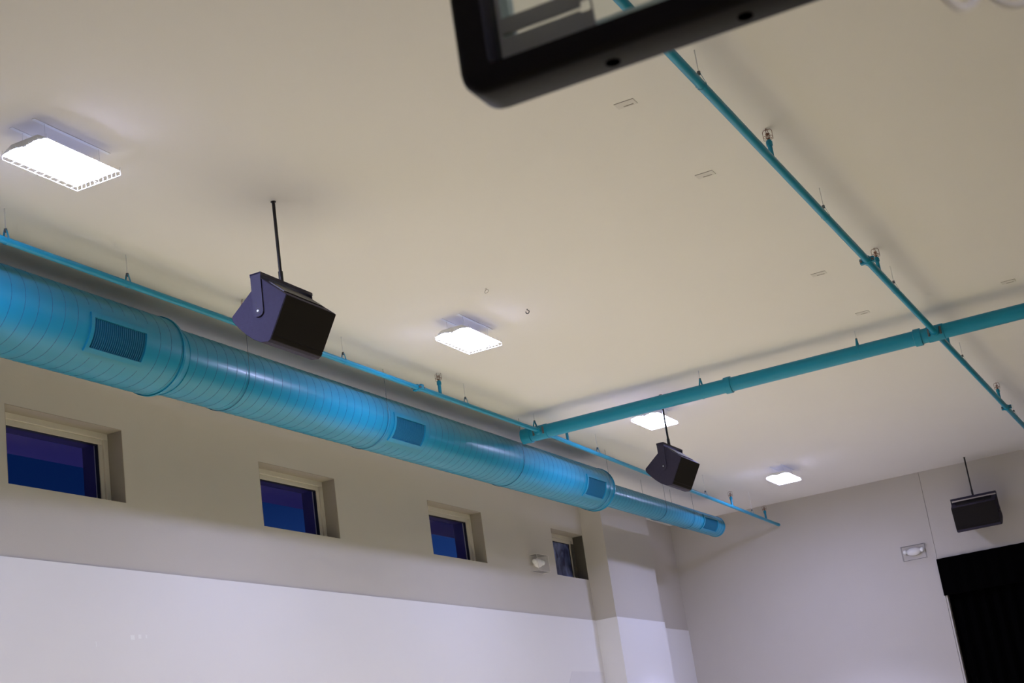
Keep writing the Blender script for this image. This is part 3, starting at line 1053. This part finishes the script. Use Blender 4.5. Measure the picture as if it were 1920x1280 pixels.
outer = rrect(HWID, 0, BH, 0.045)
inner = rrect(HWID - 0.066, 0.050, BH - 0.05, 0.004)
n = len(outer)
DEP = 0.098
pad = MB()
# cross-section rings: inner back, inner front, front round, outer front round, outer back round, back
rings = [(inner, 0.055, 0), (inner, 0.010, 0)]


def mix(o, i, t):
    return [(a[0] * (1 - t) + b[0] * t, a[1] * (1 - t) + b[1] * t) for a, b in zip(o, i)]


rings += [(mix(outer, inner, 0.90), 0.0, 0), (mix(outer, inner, 0.22), 0.0, 0), (mix(outer, inner, 0.06), 0.005, 0), (outer, 0.017, 0), (outer, DEP - 0.012, 0),
          (mix(outer, inner, 0.08), DEP - 0.003, 0), (mix(outer, inner, 0.22), DEP, 0), (mix(outer, inner, 0.5), DEP, 0), (mix(outer, inner, 0.5), 0.055, 0)]
vs, fs = [], []
for pts, d, _ in rings:
    vs += [(d, p[0], p[1]) for p in pts]
for i in range(len(rings)):
    i2 = (i + 1) % len(rings)
    for j in range(n):
        j2 = (j + 1) % n
        fs.append((i * n + j, i * n + j2, i2 * n + j2, i2 * n + j))
pad.add(vs, fs)
pad_o = pad.obj('edge_padding', M_pad, bb, smooth=True, angle=50)
ho = None
k = 0
y = 0.718 - BCY
while y > -0.85:
    pm = MB().tube([(0.057, y, -0.0012), (0.057, y, 0.004)], 0.0125, 16) if ho is None else None
    if ho is None:
        ho = pm.obj('hole_disc', M_hole, pad_o)  # black disc standing in for a dark screw hole
        y_first = y
    else:
        o = ho.copy()
        C.objects.link(o)
        o.parent = pad_o
        o.location = (0, y - y_first, 0)
    y -= 0.231
MB().box((0.020, -HWID + 0.05, 0.035), (0.032, HWID - 0.05, BH - 0.035)).obj('glass_pane', M_bglass, bb, smooth=False)
# aluminium rails behind the glass
rl = MB()
rl.box((0.075, -HWID + 0.05, 0.032), (0.095, HWID - 0.05, 0.096))
rl.box((0.075, -HWID + 0.05, BH - 0.09), (0.095, HWID - 0.05, BH - 0.03))
for s in (-1, 1):
    a, b = sorted((s * (HWID - 0.035), s * (HWID - 0.083)))
    rl.box((0.075, a, 0.09), (0.095, b, BH - 0.09))
rl.obj('frame_rail', M_alu, bb, smooth=False, bevel=0.003)
# grey gusset plates behind the lower corners, with a keyhole slot and a window
for s in (1, -1):
    # outline pieces in (y,z) measured from the board centre
    yo, yi = 0.925, 0.700            # outer and inner edges
    g = MB()

    def gb(y0, y1, z0, z1):
        a, b = sorted((s * y0, s * y1))
        g.box((0.050, a, z0), (0.056, b, z1))
    SZ0, SZ1 = 0.1085, 0.1165        # slot
    gb(yo, yi, 0.02, SZ0 - 0.004)
    gb(yo, 0.868, SZ0 - 0.004, SZ1 + 0.0)
    gb(0.868, 0.722, SZ0 - 0.004, SZ0)
    gb(0.702, yi, SZ0 - 0.006, SZ1 + 0.006)
    gb(yo, 0.722, SZ1, SZ1 + 0.006)
    gb(0.722, yi, SZ1 + 0.010, SZ1 + 0.016)
    gb(yo, 0.722, SZ1 + 0.006, 0.146)
    gb(0.722, yi, SZ1 + 0.016, 0.146)
    gb(yo, 0.868, 0.146, 0.42)
    gb(0.76, yi, 0.155, 0.30)
    g.obj('corner_gusset', M_bracket, bb, smooth=False)
# white target square outlined on the glass
tg = MB()
for a, b in (((0.0185, -0.305, 0.38), (0.0198, -0.255, 0.84)), ((0.0185, 0.255, 0.38), (0.0198, 0.305, 0.84)), ((0.0185, -0.255, 0.79), (0.0198, 0.255, 0.84)), ((0.0185, -0.255, 0.38), (0.0198, 0.255, 0.43))):
    tg.box(a, b)
tg.obj('target_square', M_net, bb, smooth=False)
# mast from the back of the board to the ceiling
ms = MB()
for s in (-1, 1):
    ms.box((0.12, s * 0.45 - 0.04, 0.12), (0.20, s * 0.45 + 0.04, CEIL - BZ))
ms.box((0.10, -0.6, 0.30), (0.16, 0.6, 0.38)).box((0.10, -0.6, 0.80), (0.16, 0.6, 0.88))
ms.obj('mast', M_blkmetal, bb, smooth=False)
# rim and its net
RZ = 3.05 - BZ
RX = -0.382
rm = MB()
rm.tube([(RX + 0.2286 * cos(a), 0.2286 * sin(a), RZ) for a in [2 * pi * k / 40 for k in range(40)]], 0.009, 10, closed=True)
rm.box((-0.012, -0.09, RZ - 0.10), (0.019, 0.09, RZ + 0.02))
for s in (-1, 1):
    rm.tube([(-0.01, s * 0.07, RZ - 0.03), (RX + 0.16, s * 0.17, RZ)], 0.009, 8)
rm.box((-0.17, -0.09, RZ - 0.008), (0.0, 0.09, RZ + 0.008))
rim_o = rm.obj('rim', M_orange, bb)


def net_pt(a, t):                # t 0 at the rim .. 1 at the bottom
    r = 0.222 - 0.10 * min(1, t * 1.35) ** 0.8 + 0.012 * max(0, t - 0.7) / 0.3
    return (RX + r * cos(a), r * sin(a), RZ - 0.012 - 0.428 * t)


net = MB()
red = MB()
NS = 10
lev = 6
for k in range(NS):
    for sgn in (1, -1):
        pts = []
        for i in range(lev + 1):
            a = 2 * pi * (k + sgn * 0.5 * i) / NS
            pts.append(net_pt(a, i / lev * 0.9))
        net.tube(pts, 0.0036, 6)
# hanging bottom loops between neighbouring knots
for k in range(NS):
    a0 = 2 * pi * k / NS
    a1 = 2 * pi * (k + 1) / NS
    pts = []
    for i in range(9):
        u = i / 8
        p = net_pt(a0 + (a1 - a0) * u, 0.9)
        pts.append((p[0], p[1], p[2] - 0.036 * sin(pi * u) ** 0.7))
    (red if k == 2 else net).tube(pts, 0.0052, 6)
nn_ = net.obj('net', M_net, rim_o)
red.obj('red_net_loop', M_netred, rim_o)
